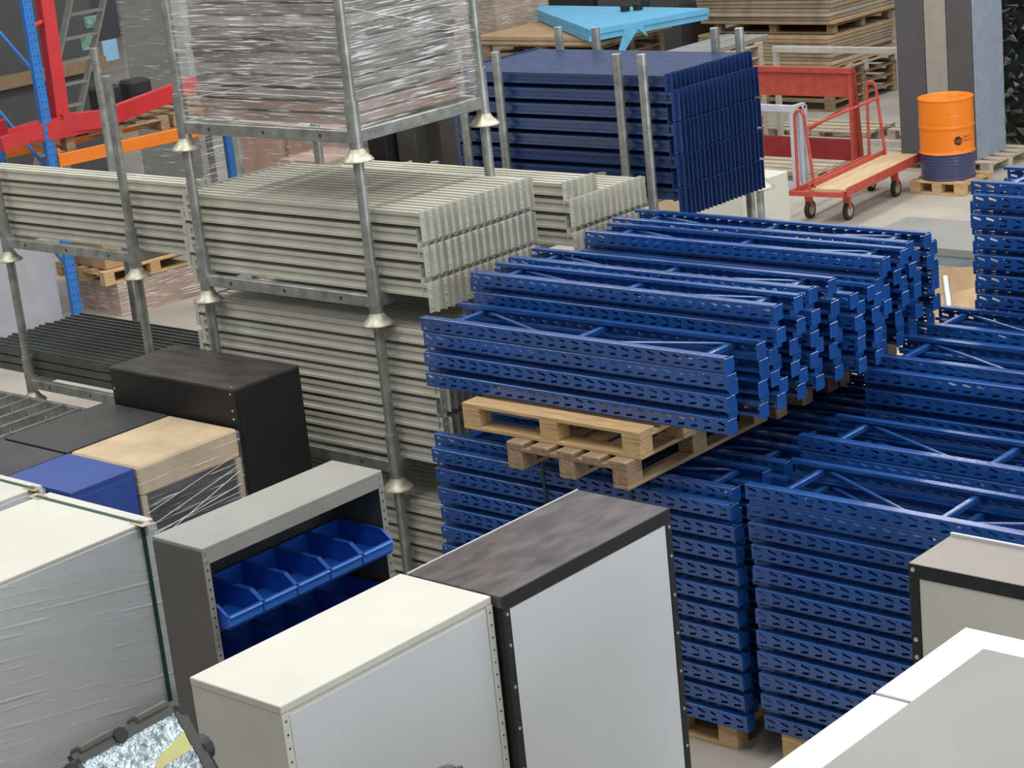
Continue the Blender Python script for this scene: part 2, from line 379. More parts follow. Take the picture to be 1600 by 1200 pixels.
# the two crossed pallets and the ones behind them
pallet('fresh pale pallet, upper one of the crossed pair under blue frames', -6.72, 7.80, 1.584, 0, 1.2, .8)
pallet('weathered brown pallet, lower one of the crossed pair, board ends showing', -6.56, 7.93, 1.44, math.pi / 2, 1.2, .8, 'wood_old')
for py in (8.86, 9.48):
    pallet('wooden pallet between the upper and lower rear frame columns', -6.72, py, 1.584, 0, 1.2, .6, 'wood_old', group='pallets between frame layers')
    pallet('wooden pallet lying on the lower rear frame columns', -6.72, py, 1.44, 0, 1.2, .6, 'wood_old', group='pallets on lower frames')
# dark strapping around the lower column
for k, X in enumerate((-6.91, -6.32)):
    t = MB().box(-.008, .008, -.004, -.002, 0, 1.30).box(-.008, .008, -.004, .43, 1.300, 1.303).box(-.008, .008, .43, .432, 0, 1.303)
    tag(obj('packing_strap', fixn(t.mesh('packing_strap', M['strap'])), None, (X, 7.535, .145)), ['dark packing strap around the lower frames, under the weathered pallet', 'dark packing strap around the lower frames, beside the weathered pallet'][k], 'strap')

# ------------------------------------------------------------------ stillages (stacking post racks)
def stillage(x0, x1, y0, y1, z, ph, label, group='stacking post racks', corners=None):
    t = thing('stacking_rack', label, 'stillage', ((x0 + x1) / 2, (y0 + y1) / 2, z), 0, group)
    hx, hy = (x1 - x0) / 2, (y1 - y0) / 2
    rl = fixn(MB().cbox(-hx, hx, -.022, .022, -.035, .035, .004).mesh('long_rail', M['galv']))
    rs = fixn(MB().cbox(-.022, .022, -hy, hy, -.035, .035, .004).mesh('cross_rail', M['galv']))
    for s in (-1, 1):
        obj('long_rail', rl, t, (0, s * hy, .135)); obj('cross_rail', rs, t, (s * hx, 0, .135))
    hm = MB()
    for k in (-.5, 0, .5): hm.tube((k * hx * 1.3, -hy - .0225, .135), (k * hx * 1.3, -hy - .024, .135), .012, 8)
    part('rail_holes', hm, M['hole'], t)
    so = MB().tube((0, 0, .05), (0, 0, .34), .04, 14).mesh('socket', M['galv'])
    po = MB().tube((0, 0, .33), (0, 0, ph), .031, 14).mesh('post', M['galv'])
    cu = MB().lathe([(.036, .075), (.045, .06), (.06, .035), (.078, .02), (.092, .006), (.094, 0), (.084, 0), (.05, .03), (.034, .05)], 18).mesh('cup_foot', M['cup'])
    for sx in (-1, 1):
        for sy in (-1, 1):
            p = (sx * hx, sy * hy, 0)
            obj('socket', so, t, p); obj('post', po, t, p); obj('cup_foot', cu, t, p)
    return t
# ------------------------------------------------------------------ beams with end connectors
def beam_meshes(L, wd, ht, mt, ph):
    b = MB()
    b.box(0, L, -wd / 2, wd / 2, 0, ht * .22); b.box(0, L, -wd / 2 + .014, wd / 2, ht * .22, ht * .72)
    b.box(0, L, -wd / 2 + .004, wd / 2, ht * .72, ht * .86); b.box(0, L, -wd / 2 + .004, wd * .12, ht * .86, ht)
    body = b.mesh('beam', mt)
    c = MB()
    c.box(0, .004, -wd / 2 - .001, wd / 2 - .003, -ph + ht, ht + .01)              # end plate
    c.box(.004, .034, wd / 2 - .007, wd / 2 - .003, -ph + ht, ht + .006)          # hook flange
    for k in (.2, .5, .8):
        zz = ht - ph + k * ph
        c.tube((.004, -.004, zz), (.010, -.004, zz), .006, 6)
    return fixn(body), fixn(c.mesh('end_connector', mt))
def beam_stack(x0, x1, y0, pitch, ncol, z0, nlay, lp, wd, ht, mt, ph, what, group, name, pick, jit=.003, stuff_label=None, skip=lambda k, j: False, near='cabinet'):
    L = x1 - x0
    body, con = beam_meshes(L, wd, ht, mt, ph)
    rest = MB(); nrest = 0
    for k in range(nlay):
        for j in range(ncol):
            if skip(k, j): continue
            dx = random.uniform(-jit, jit) + (.042 if k % 2 == 0 else 0); y = y0 + j * pitch; z = z0 + k * lp
            if pick(k, j):
                t = thing(name, '%s, %s layer, %s from %s side, in %s' % ('grey crossbar' if mt is M['grey_beam'] else 'dark blue crossbar', ORD[nlay - 1 - k], (['first'] + ORD[1:])[j], near, what), 'crossbar', (x0 + dx, y, z), 0, group)
                obj('box_section', body, t)
                obj('end_connector', con, t, (L, 0, 0)); obj('end_connector', con, t, (0, 0, 0), math.pi)
            else:
                nrest += 1
                rest.box(x0 + dx, x1 + dx, y - wd / 2, y + wd / 2, z, z + ht * .8).box(x0 + dx, x1 + dx, y - wd / 2, y + wd * .12, z + ht * .8, z + ht)
                rest.box(x1 + dx, x1 + dx + .006, y - wd / 2, y + wd / 2, z - ph + ht, z + ht)
                rest.box(x0 + dx - .006, x0 + dx, y - wd / 2, y + wd / 2, z - ph + ht, z + ht)
    if nrest:
        o = obj('packed_crossbars', rest.mesh('packed_beams', mt)); tag(o, stuff_label, 'crossbars', None, 'stuff')
G = M['grey_beam']
CX0, CX1, CY0, CY1 = -9.80, -8.31, 7.80, 8.86
stillage(CX0, CX1, CY0, CY1, 0.0, .97, 'galvanised stacking rack at the foot of the grey beam tower', 'stacking racks of the grey tower')
stillage(CX0, CX1, CY0, CY1, .95, 1.02, 'galvanised stacking rack with cup feet, middle tier of grey beam tower', 'stacking racks of the grey tower')
stillage(CX0, CX1, CY0, CY1, 1.95, .97, 'galvanised stacking rack with cup feet just under the film-wrapped load', 'stacking racks of the grey tower')
stillage(CX0, CX1, CY0, CY1, 2.90, 1.25, 'galvanised stacking rack holding the film-wrapped load on top', 'stacking racks of the grey tower')
BX0, BX1 = -10.0, -7.98
def gstack(z, nlay, pick, what, x0=BX0, x1=BX1, y0=7.885, ncol=16, sl=None, skip=lambda k, j: False):
    beam_stack(x0, x1, y0, .0585, ncol, z, nlay, .102, .05, .076, G, .165, what.replace('the ', ''), 'grey beams in ' + what, 'grey_crossbar', pick, stuff_label=sl, skip=skip)
gstack(.175, 7, lambda k, j: j < 2, 'the bottom tier of the grey tower', sl='grey steel beams packed deep inside the bottom tier')
gstack(1.125, 8, lambda k, j: j < 9, 'the middle tier of the grey tower', sl='grey steel beams packed deep inside the middle tier')
gstack(2.125, 5, lambda k, j: True, 'the tier below the wrapped load')
# second grey stack behind the tower
stillage(-9.75, -8.28, 9.06, 9.86, 0, .97, 'galvanised stacking rack at floor level between grey tower and blue beams', 'racks between grey and blue beams')
stillage(-9.75, -8.28, 9.06, 9.86, .95, 1.02, 'galvanised empty stacking rack tier between grey tower and blue beams', 'racks between grey and blue beams')
stillage(-9.75, -8.28, 9.06, 9.86, 1.95, .45, 'galvanised stacking rack under the low grey beam pile behind the tower', 'racks between grey and blue beams')
gstack(2.125, 4, lambda k, j: True, 'the low pile behind the tower', -9.95, -7.96, 9.13, 12, skip=lambda k, j: k == 3 and j > 4)
# left racks
stillage(-12.49, -11.02, 8.20, 9.22, 0.0, .85, 'galvanised stacking rack on the floor beneath the dark profiles', 'left stacking racks')
stillage(-12.49, -11.02, 8.20, 9.22, .83, 1.08, 'galvanised stacking rack carrying the dark ribbed profiles', 'left stacking racks')
stillage(-12.49, -11.02, 8.20, 9.22, 1.89, 1.36, 'galvanised stacking rack with tall posts beside the orange rack beam', 'left stacking racks')
gstack(2.065, 5, lambda k, j: j == 0 or k == 4, 'the rack below the red hoist', -13.2, -10.48, 8.285, 14, sl='grey steel beams packed deep inside the rack with tall posts', skip=lambda k, j: k >= 2 and j > 2 + (4 - k))
# dark profiles
dp = fixn(MB().box(-1.15, 1.15, -.022, .022, 0, .05).box(-1.15, 1.15, -.006, .006, .05, .062).mesh('dark_profile', M['dark_profile']))
for k in range(3):
    for j in range(15):
        tag(obj('dark_steel_profile', dp, None, (-11.95 + random.uniform(-.02, .02), 8.28 + j * .061, 1.005 + k * .0625)),
            'dark ribbed steel profile, %s layer, %s from the cabinet side, on the left rack' % (ORD[2 - k], (['first'] + ORD[1:])[j]), 'profile', 'dark profiles on the left rack')
# blue beams
stillage(-9.62, -8.05, 10.07, 11.12, 0, 1.02, 'galvanised stacking rack on the floor under the blue beams', 'racks under the blue beams')
stillage(-9.62, -8.05, 10.07, 11.12, 1.0, 2.12, 'galvanised stacking rack tier directly beneath the blue beam load', 'racks under the blue beams')
stillage(-9.28, -8.25, 10.07, 11.12, 2.0, 1.12, 'galvanised stacking rack with posts rising beside the dark blue beams', 'racks under the blue beams')
beam_stack(-9.75, -7.93, 10.15, .0455, 20, 2.185, 8, .103, .04, .072, M['blue_beam'], .185, 'the stack on galvanised posts', 'dark blue beams on galvanised posts', 'blue_crossbar', lambda k, j: True, near='grey')

# ------------------------------------------------------------------ foreground cabinets
def bolts(mb, pts, axis, r=.007, h=.004):
    for p in pts:
        q = Vector(p) + Vector(axis) * h
        mb.tube(p, q, r, 8)
    return mb
# cream cabinet, its back panel facing the aisle
X0, X1, Y0, Y1, T = -5.40, -4.93, 3.97, 5.025, 2.0
t = thing('steel_cabinet', 'cream white steel cabinet with plain back panel, beside the black-framed cabinet', 'cabinet', ((X0 + X1) / 2, (Y0 + Y1) / 2, 0))
hx, hy = (X1 - X0) / 2, (Y1 - Y0) / 2
part('body', MB().cbox(-hx, hx - .004, -hy + .002, hy - .002, 0.0, T - .03, .003), M['cream'], t)
part('top_panel', MB().cbox(-hx, hx, -hy, hy, T - .03, T, .003), M['cream'], t)
part('back_panel', MB().cbox(hx - .004, hx + .0005, -hy + .035, hy - .035, .05, T - .045, .0015), M['white'], t)
for s in (-1, 1):
    ps = part('corner_post', MB().cbox(hx - .006, hx + .002, s * (hy - .016) - .016, s * (hy - .016) + .016, 0, T - .032, .001), M['cream'], t)
    part('punched_holes', bolts(MB(), [(hx + .0015, s * (hy - .016), T - .06 - k * .05) for k in range(30)], (1, 0, 0), .0045, .0015), M['hole'], ps)
# black framed cabinet
X0, X1, Y0, Y1, T = -5.37, -4.89, 5.035, 6.06, 2.0
t = thing('framed_cabinet', 'white panelled cabinet with black corner posts and glossy dark top, beside the cream cabinet', 'cabinet', ((X0 + X1) / 2, (Y0 + Y1) / 2, 0))
hx, hy = (X1 - X0) / 2, (Y1 - Y0) / 2
part('body', MB().cbox(-hx, hx - .006, -hy + .002, hy - .002, 0, T - .05, .003), M['black'], t)
part('top_panel', MB().cbox(-hx, hx, -hy, hy, T - .05, T, .003), M['brown_top'], t)
part('top_lip', MB().cbox(hx, hx + .003, -hy, hy, T - .06, T - .001, .001), M['black'], t)
part('rear_edge', MB().box(-hx - .004, -hx, -hy, hy, T - .1, T + .003), M['bright_white'], t)
part('side_panel', MB().cbox(hx - .006, hx + .0015, -hy + .038, hy - .038, .05, T - .061, .0015), M['white'], t)
for s in (-1, 1):
    ps = part('corner_post', MB().cbox(hx - .006, hx + .004, s * (hy - .019) - .019, s * (hy - .019) + .019, 0, T - .061, .001), M['black'], t)
    part('bolts', bolts(MB(), [(hx + .0035, s * (hy - .019), T - .03 - .0 - k * .17) for k in range(1, 11)] + [(hx + .0035, s * (hy - .019), T - .075)], (1, 0, 0), .007, .004), M['bolt'], ps)
    part('post_holes', bolts(MB(), [(hx + .0035, s * (hy - .019), T - .1 - k * .042) for k in range(36)], (1, 0, 0), .004, .001), M['dark_grey'], ps)
# black framed cabinet at the corner of the frame stacks
X0, X1, Y0, Y1, T = -3.75, -2.65, 6.0, 6.31, 2.0
t = thing('framed_cabinet', 'off-white cabinet with black frame and taupe top, before the low blue frame column', 'cabinet', ((X0 + X1) / 2, (Y0 + Y1) / 2, 0))
hx, hy = (X1 - X0) / 2, (Y1 - Y0) / 2
part('body', MB().cbox(-hx, hx, -hy + .006, hy - .01, 0, T - .05, .003), M['black'], t)
part('top_panel', MB().cbox(-hx, hx, -hy, hy - .012, T - .05, T, .002), M['taupe_top'], t)
part('back_panel', MB().cbox(-hx, hx, hy - .012, hy, 0, T + .012, .002), M['bright_white'], t)
part('top_lip', MB().cbox(-hx, hx, -hy - .003, -hy, T - .055, T - .001, .001), M['black'], t)
part('front_panel', MB().cbox(-hx + .042, hx - .04, -hy + .001, -hy + .008, .04, T - .056, .001), M['cream'], t)
for s in (-1, 1):
    ps = part('corner_post', MB().cbox(s * (hx - .02) - .02, s * (hx - .02) + .02, -hy - .003, -hy + .006, 0, T - .056, .001), M['black'], t)
    part('bolts', bolts(MB(), [(s * (hx - .02), -hy - .003, z) for z in (T - .022, T - .30, T - .37, T - .7, T - 1.1, T - 1.5)], (0, -1, 0), .009, .004), M['bolt'], ps)
# bright white cabinets with a grey sheet lying on top
for (ya, yb, lb) in ((5.03, 5.60, 'bright white low-gloss cabinet under grey sheet, nearer the off-white framed cabinet'), (3.55, 5.015, 'bright white long cabinet under grey sheet, beside the bright white shorter one')):
    t = thing('white_cabinet', lb, 'cabinet', (-2.75, (ya + yb) / 2, 0)); hy = (yb - ya) / 2
    part('body', MB().cbox(-.53, .53, -hy + .003, hy - .003, 0, 1.965, .003), M['bright_white'], t)
    part('top_panel', MB().cbox(-.54, .54, -hy, hy, 1.965, 2.0, .003), M['bright_white'], t)
sh = tag(obj('steel_sheet', fixn(MB().cbox(-.6, .6, -.95, .95, 0, .014, .002).mesh('steel_sheet', M['sheet_grey'])), None, (-2.54, 4.50, 2.001)), 'large grey steel sheet lying across the bright white cabinets', 'sheet')
# wrapped white boxes with green strap
def wrapped(x0, x1, y0, y1, T, lb, strap_y):
    t = thing('wrapped_cabinet', lb, 'cabinet', ((x0 + x1) / 2, (y0 + y1) / 2, 0)); hx, hy = (x1 - x0) / 2, (y1 - y0) / 2
    part('body', MB().cbox(-hx, hx, -hy, hy, .0, T - .02, .006), M['white'], t)
    part('top_panel', MB().cbox(-hx + .002, hx - .002, -hy + .002, hy - .002, T - .02, T, .004), M['cream'], t)
    part('film', MB().box(-hx - .006, hx + .006, -hy - .006, hy + .006, .02, T - .022), M['film_white'], t)
    y = hy - strap_y
    sp = MB().box(-hx - .01, hx + .01, y - .011, y + .011, T, T + .003).box(hx + .007, hx + .01, y - .011, y + .011, 0, T + .003).box(-hx - .01, -hx - .007, y - .011, y + .011, 0, T + .003)
    part('strap', sp, M['strap'], t)
    for s in (-1, 1):
        part('corner_guard', MB().box(s * hx - .05, s * hx + .05, y - .028, y + .028, T - .0005, T + .0018).box(s * (hx + .0065) - .001, s * (hx + .0065) + .001, y - .028, y + .028, T - .06, T + .002), M['card_grey'], t)
wrapped(-8.09, -7.30, 4.06, 5.31, 1.8, 'large film-wrapped white cabinet with dark green strap, before the grey bin shelf', .075)
wrapped(-9.28, -8.48, 4.6, 5.53, 1.7, 'film-wrapped white cabinet with green strap, beside the blue cabinet', .06)
# grey shelving unit with picking bins
X0, X1, Y0, Y1, T = -6.66, -6.34, 4.82, 5.865, 2.0
t = thing('shelving_unit', 'grey steel shelving unit holding rows of open blue bins', 'shelf', ((X0 + X1) / 2, (Y0 + Y1) / 2, 0)); hx, hy = (X1 - X0) / 2, (Y1 - Y0) / 2
part('top_panel', MB().cbox(-hx, hx, -hy, hy, T - .02, T, .003).cbox(hx - .004, hx, -hy + .03, hy - .03, T - .075, T - .02, .001), M['grey_steel'], t)
part('back_panel', MB().box(-hx, -hx + .004, -hy + .004, hy - .004, .02, T - .02), M['dark_grey'], t)
for s in (-1, 1):
    part('side_panel', MB().cbox(-hx, hx - .004, s * (hy - .003) - .003, s * (hy - .003) + .003, 0, T - .02, .001), M['shelf_side'], t)
    ps = part('corner_post', MB().cbox(hx - .004, hx, s * (hy - .016) - .016, s * (hy - .016) + .016, 0, T - .02, .001), M['grey_steel'], t)
    part('punched_holes', bolts(MB(), [(hx, s * (hy - .016), T - .1 - k * .042) for k in range(30)], (1, 0, 0), .0055, .001), M['hole'], ps)
    part('bolts', bolts(MB(), [(hx, s * (hy - .016), z) for z in (T - .025, T - .062, T - .40)], (1, 0, 0), .008, .004), M['bolt'], ps)
SH = [1.635, 1.36, 1.08, .8, .5, .15]
for z in SH: part('shelf_board', MB().cbox(-hx + .004, hx - .006, -hy + .007, hy - .007, z - .022, z, .002), M['dark_grey'], t)
bw = (2 * hy - .075) / 5
def bin_parts(parent, full):
    b, D, H = bw / 2 - .004, .34, .10
    bm = MB().box(-D, 0, -b, b, 0, .004).box(-D, -D + .004, -b, b, .004, H)
    for s in (-1, 1):
        pr = [(-D, s * b, .004), (0, s * b, .004), (0, s * b, .055), (-.06, s * b, H), (-D, s * b, H)]
        bm.prism(pr, (0, -s * .004, 0))
    part('tub', bm, M['bin'], parent)
    part('front_lip', MB().cbox(-.004, .010, -b, b, .010, .052, .004).cbox(-.008, .018, -b, b, .046, .060, .005), M['bin_lip'], parent)
    if full:
        for s in (-1, 1): part('rim', MB().bar((-D, s * b, H), (-.06, s * b, H), .012, .006).bar((-.06, s * b, H), (.002, s * b, .058), .012, .006), M['bin'], parent)
for r in range(3):
    for k in range(5):
        nm = ['beside the film-wrapped cabinet end', 'second from the film-wrapped cabinet end', 'in the middle', 'second from the steel post end', 'at the steel post end'][k]
        b = thing('picking_bin', 'open blue plastic picking bin on the %s shelf, %s' % (['top', 'second', 'third'][r], nm), 'bin', (X1 + .05, (Y0 + Y1) / 2 - hy + .0375 + bw * (k + .5), SH[r] + .001), 0, 'blue picking bins in the grey shelf')
        bin_parts(b, True)
# black cabinet, dark cabinets, carton, blue cabinet
def plain_cabinet(name, lb, x0, x1, y0, y1, T, side, top, bl=True, z0=0.0, extra=None):
    t = thing(name, lb, 'cabinet', ((x0 + x1) / 2, (y0 + y1) / 2, z0)); hx, hy = (x1 - x0) / 2, (y1 - y0) / 2; T -= z0
    part('body', MB().cbox(-hx + .002, hx - .002, -hy + .002, hy - .002, 0, T - .02, .003), side, t)
    part('top_panel', MB().cbox(-hx, hx, -hy, hy, T - .02, T, .003), top, t)
    part('side_panel', MB().cbox(hx - .003, hx + .002, -hy + .02, hy - .02, .03, T - .04, .001), side, t)
    if bl:
        part('bolts', bolts(MB(), [(hx - .03, -hy, T - .03), (hx - .03, -hy, T - .13), (-hx + .03, -hy, T - .13), (hx - .03, -hy, T - .18)], (0, -1, 0), .007, .004).tube((hx - .05, -hy + .03, T), (hx - .05, -hy + .03, T + .003), .008, 8), M['bolt'], t)
    return t
plain_cabinet('black_cabinet', 'tall plain black steel cabinet with greyer top, before the grey tower', -9.90, -8.76, 7.05, 7.56, 1.72, M['black'], M['black_top'])
plain_cabinet('dark_cabinet', 'dark grey flat cabinet behind the brown carton crate', -9.97, -9.37, 6.30, 7.03, 1.495, M['dark_grey'], M['dark_grey'], False)
plain_cabinet('dark_cabinet', 'dark grey flat cabinet behind the blue cabinet', -10.02, -9.37, 5.4, 6.285, 1.49, M['dark_grey'], M['dark_grey'], False)
plain_cabinet('blue_cabinet', 'small plain blue steel cabinet between white wrapped cabinet and carton crate', -9.33, -8.745, 5.86, 6.285, 1.5, M['navy'], M['navy'], False)
x0, x1, y0, y1, T = -9.34, -8.74, 6.30, 7.02, 1.5
t = thing('wrapped_crate', 'film-wrapped unit capped with brown cardboard, beside the blue cabinet', 'crate', ((x0 + x1) / 2, (y0 + y1) / 2, 0)); hx, hy = (x1 - x0) / 2, (y1 - y0) / 2
part('dark_load', MB().cbox(-hx + .02, hx - .02, -hy + .03, hy - .03, 0, T - .15, .004), M['dark_grey'], t)
part('cardboard_lid', MB().cbox(-hx, hx, -hy, hy, T - .17, T, .012), M['card_pale'], t)
for s in (-1, 1): part('corner_strip', MB().cbox(hx - .03, hx, s * (hy - .02) - .02, s * (hy - .02) + .02, 0, T - .17, .003), M['card_grey'], t)
part('film', MB().box(-hx - .006, hx + .006, -hy - .006, hy + .006, 0.01, T - .012), M['film_thin'], t)
st = MB()
for k in range(16):
    z = T - .9 + .05 * k + random.uniform(-.02, .02); st.tube((hx + .009, -hy + .02, z - random.uniform(.0, .25)), (hx + .009, hy - .03, z), random.uniform(.0012, .003), 5)
part('film_strand', st, M['strand'], t)
# loose steel grate by the left racks
t = thing('steel_grate', 'grey steel grate of bright-edged flat bars beside the dark cabinets', 'grate', (-11.6, 7.45, 0))
gz = .92
for s in (-.6, .6): part('long_rail', MB().cbox(-1.4, 1.4, s - .015, s + .015, gz - .05, gz, .003), M['galv'], t)
gb = fixn(MB().cbox(-.012, .012, -.6, .6, gz - .085, gz + .004, .002).mesh('bar', M['galv']))
for k in range(14): obj('bar', gb, t, (-1.3 + k * .2, 0, 0))
for sx in (-1.38, 1.38):
    for sy in (-.58, .58): part('leg', MB().cbox(sx - .02, sx + .02, sy - .02, sy + .02, 0, gz - .05, .003), M['galv'], t)
pn = MB()
for k in range(14):
    for q in (-.35, 0.0, .3): pn.tube((-1.3 + k * .2, q, gz), (-1.3 + k * .2, q, gz + .03), .006, 6)
part('pegs', pn, M['bolt'], t)

# ------------------------------------------------------------------ film wrapped load on top of the tower
wx0, wx1, wy0, wy1, wz0, wz1 = -9.74, -8.37, 7.86, 8.80, 3.075, 4.05
t = thing('wrapped_load', 'grey panel load in streaky clear stretch film on top of the grey tower', 'load', ((wx0 + wx1) / 2, (wy0 + wy1) / 2, wz0)); hx, hy, hz = (wx1 - wx0) / 2, (wy1 - wy0) / 2, wz1 - wz0
n = 14
for k in range(n):
    a = random.uniform(0, .05); b_ = random.uniform(0, .05)
    part('panel', MB().cbox(-hx + .01 + a * .5, hx - .01 - b_ * .5, -hy + .01 + b_ * .5, hy - .01 - a * .5, hz * k / n, hz * (k + .8) / n, .004), M['card_pink'] if k in (0, 1) else M['load_dark'], t)
def sag(u):                                       # film bulges between the posts
    return .035 * math.sin(math.pi * u)
fm = MB()
for (p, q, nx, ny) in (((-hx - .07, -hy - .07), (hx + .07, -hy - .07), 0, 1), ((hx + .07, -hy - .07), (hx + .07, hy + .07), -1, 0), ((hx + .07, hy + .07), (-hx - .07, hy + .07), 0, -1), ((-hx - .07, hy + .07), (-hx - .07, -hy - .07), 1, 0)):
    fm.grid(lambda u, v, p=p, q=q, nx=nx, ny=ny: (p[0] + (q[0] - p[0]) * u + nx * (sag(u) * (1 + .5 * math.sin(9 * v + 3 * u))), p[1] + (q[1] - p[1]) * u + ny * (sag(u) * (1 + .5 * math.sin(9 * v + 3 * u))), -.03 + (hz + .03) * v), 24, 30)
part('film', fm, M['film_clear'], t)
for k in range(12):
    z = random.uniform(0, hz - .05); z2 = z + random.choice((-.35, -.2, .02, .03, .18, .32)) * random.random()
    if k % 2: part('film_strand', MB().tube((-hx - .07, -hy - .078, z), (hx + .07, -hy - .078, max(.0, z2)), random.uniform(.0008, .0022), 5), M['strand'], t)
    else: part('film_strand', MB().tube((hx + .078, -hy - .07, z), (hx + .078, hy + .07, max(0, z2)), random.uniform(.0008, .0022), 5), M['strand'], t)

# ------------------------------------------------------------------ twin work lights on a tripod stand
pl = CAMP + ray(240, 1165) * 5.0; pr_ = CAMP + ray(640, 1215) * 5.0
mid = (pl + pr_) / 2
t = thing('work_light', 'twin floodlight work lamp on a tripod stand beside the cream cabinet', 'lamp', (mid.x, mid.y, 0))
part('mast', MB().tube((0, 0, .25), (0, 0, mid.z - .34), .02, 12), M['lamp_black'], t)
part('crossbar', MB().bar((pl.x - mid.x, pl.y - mid.y, mid.z - .34), (pr_.x - mid.x, pr_.y - mid.y, mid.z - .34), .03, .03), M['lamp_black'], t)
for k in range(3):
    a = k * 2.094 + .4; part('leg', MB().tube((0, 0, .5), (.3 * math.cos(a), .3 * math.sin(a), .012), .012, 8), M['lamp_black'], t)
def lamp_head(c, tilt, turn):
    h = obj('lamp_head', None, t, (c.x - mid.x, c.y - mid.y, c.z))
    h.rotation_euler = Matrix.Rotation(turn, 3, 'Z').to_euler()
    h.rotation_euler.rotate(Matrix.Rotation(0, 3, 'X'))
    R3 = Matrix.Rotation(turn, 4, 'Z') @ Matrix.Rotation(tilt, 4, 'Y')
    h.rotation_euler = R3.to_euler()
    W, H = .165, .115
    # front faces +X
    me = MB().prism([(-.10, -W * .6, -H * .7), (-.10, W * .6, -H * .7), (-.10, W * .6, H * .7), (-.10, -W * .6, H * .7)], (.001, 0, 0))
    me.add([(-.1, -W * .6, -H * .7), (-.1, W * .6, -H * .7), (-.1, W * .6, H * .7), (-.1, -W * .6, H * .7), (0, -W, -H), (0, W, -H), (0, W, H), (0, -W, H)], [(0, 1, 5, 4), (1, 2, 6, 5), (2, 3, 7, 6), (3, 0, 4, 7)])
    part('housing', me, M['lamp_body'], h)
    fr = MB()
    for a, b in (((0, -W, H), (0, W, H)), ((0, W, H), (0, W, -H)), ((0, W, -H), (0, -W, -H)), ((0, -W, -H), (0, -W, H))): fr.bar(a, b, .03, .022, (1, 0, 0))
    part('bezel', fr, M['lamp_body'], h)
    for yy in (-.09, .09): part('hinge', MB().cbox(-.03, .018, yy - .055, yy + .055, H + .004, H + .026, .006), M['lamp_body'], h)
    part('clip', MB().tube((.006, -.02, H + .0), (.016, -.02, H + .0), .020, 14), M['lamp_black'], h)
    part('glass', MB().box(.004, .008, -W + .008, W - .008, -H + .008, H - .008), M['glass'], h)
    part('warning_sticker', MB().add([(.009, .02, -.005), (.009, .145, .0), (.009, .15, .05), (.009, .04, .02)], [(0, 1, 2, 3)]), M['yellow'], h)
    for s in (-1, 1):
        part('tilt_knob', MB().tube((-.02, s * (W + .012), -.01), (-.02, s * (W + .04), -.01), .035, 12), M['lamp_black'], h)
        part('latch', MB().tube((-.02, s * (W + .014), H * .85), (.012, s * (W + .014), H * .85), .016, 10), M['lamp_black'], h)
    part('bracket', MB().bar((-.02, -W - .03, -.01), (-.02, -W - .03, -.24), .03, .006, (0, 1, 0)).bar((-.02, W + .03, -.01), (-.02, W + .03, -.24), .03, .006, (0, 1, 0)).bar((-.02, -W - .033, -.24), (-.02, W + .033, -.24), .03, .006), M['lamp_black'], h)
lamp_head(pl + Vector((-.02, -.02, -.075)), -.55, .05)
lamp_head(pr_ + Vector((0, 0, -.165)), -.35, -.3)

# ------------------------------------------------------------------ far aisle: drum, trolley, tall panels
dc = atz(1482, 275, .144)
pallet('small pale pallet under the orange and blue drum', dc.x + .02, dc.y + .02, 0, .02, .66, .66)
t = thing('oil_drum', 'orange steel drum with dark blue lower third on a small pallet', 'drum', (dc.x, dc.y, .145))
R, Hd = .295, .885
def dprof(z0, z1):
    pts = []; n = 40
    for k in range(n + 1):
        z = z0 + (z1 - z0) * k / n; r = R
        for zc, a in ((.29, .012), (.575, .012)): r += a * math.exp(-((z - zc) / .014) ** 2)
        for zc in (.62, .655, .69): r += .005 * math.exp(-((z - zc) / .009) ** 2)
        for zc in (.245, .21, .175): r += .004 * math.exp(-((z - zc) / .009) ** 2)
        pts.append((r, z))
    return pts
part('lower_shell', MB().lathe([(0, .01), (R - .01, .01), (R + .006, 0), (R + .006, .015)] + dprof(.018, .29), 40), M['drum_blue'], t)
part('upper_shell', MB().lathe(dprof(.29, Hd - .02), 40), M['drum_orange'], t)
part('rim', MB().lathe([(R, Hd - .02), (R + .007, Hd - .015), (R + .007, Hd), (R - .004, Hd + .002), (R - .008, Hd - .02)], 40), M['drum_orange'], t)
part('lid', MB().lathe([(R - .006, Hd - .018), (.15, Hd - .015), (0, Hd - .015)], 40), M['drum_orange'], t)
part('bung', MB().tube((.12, .16, Hd - .016), (.12, .16, Hd - .002), .035, 12), M['drum_orange'], t)
# printed emblem: a striped globe and two short lines of small lettering, wrapped on the shell
cang = math.atan2(-dc.y, -dc.x) + .42
def on_drum(u, v, e=.0025): a = cang + u / R; return ((R + e) * math.cos(a), (R + e) * math.sin(a), .435 + v)
em = MB(); rg = .052
def inside_strip(v0, v1, bend):
    n = 10; top = []; bot = []
    for k in range(n + 1):
        f = -1 + 2 * k / n
        def row(v):
            vv = v + bend * (1 - f) * .5; vv = max(-rg, min(rg, vv)); hw = math.sqrt(max(0, rg * rg - vv * vv)); return f * hw, vv
        top.append(row(v1)); bot.append(row(v0))
    em.add([on_drum(*p) for p in top + bot], [(k, k + 1, n + 2 + k, n + 1 + k) for k in range(n)])
inside_strip(.018, .052, -.008); inside_strip(.002, .010, 0); inside_strip(-.014, -.006, .004); inside_strip(-.052, -.024, .012)
part('emblem', em, M['black'], t)
lt = MB()
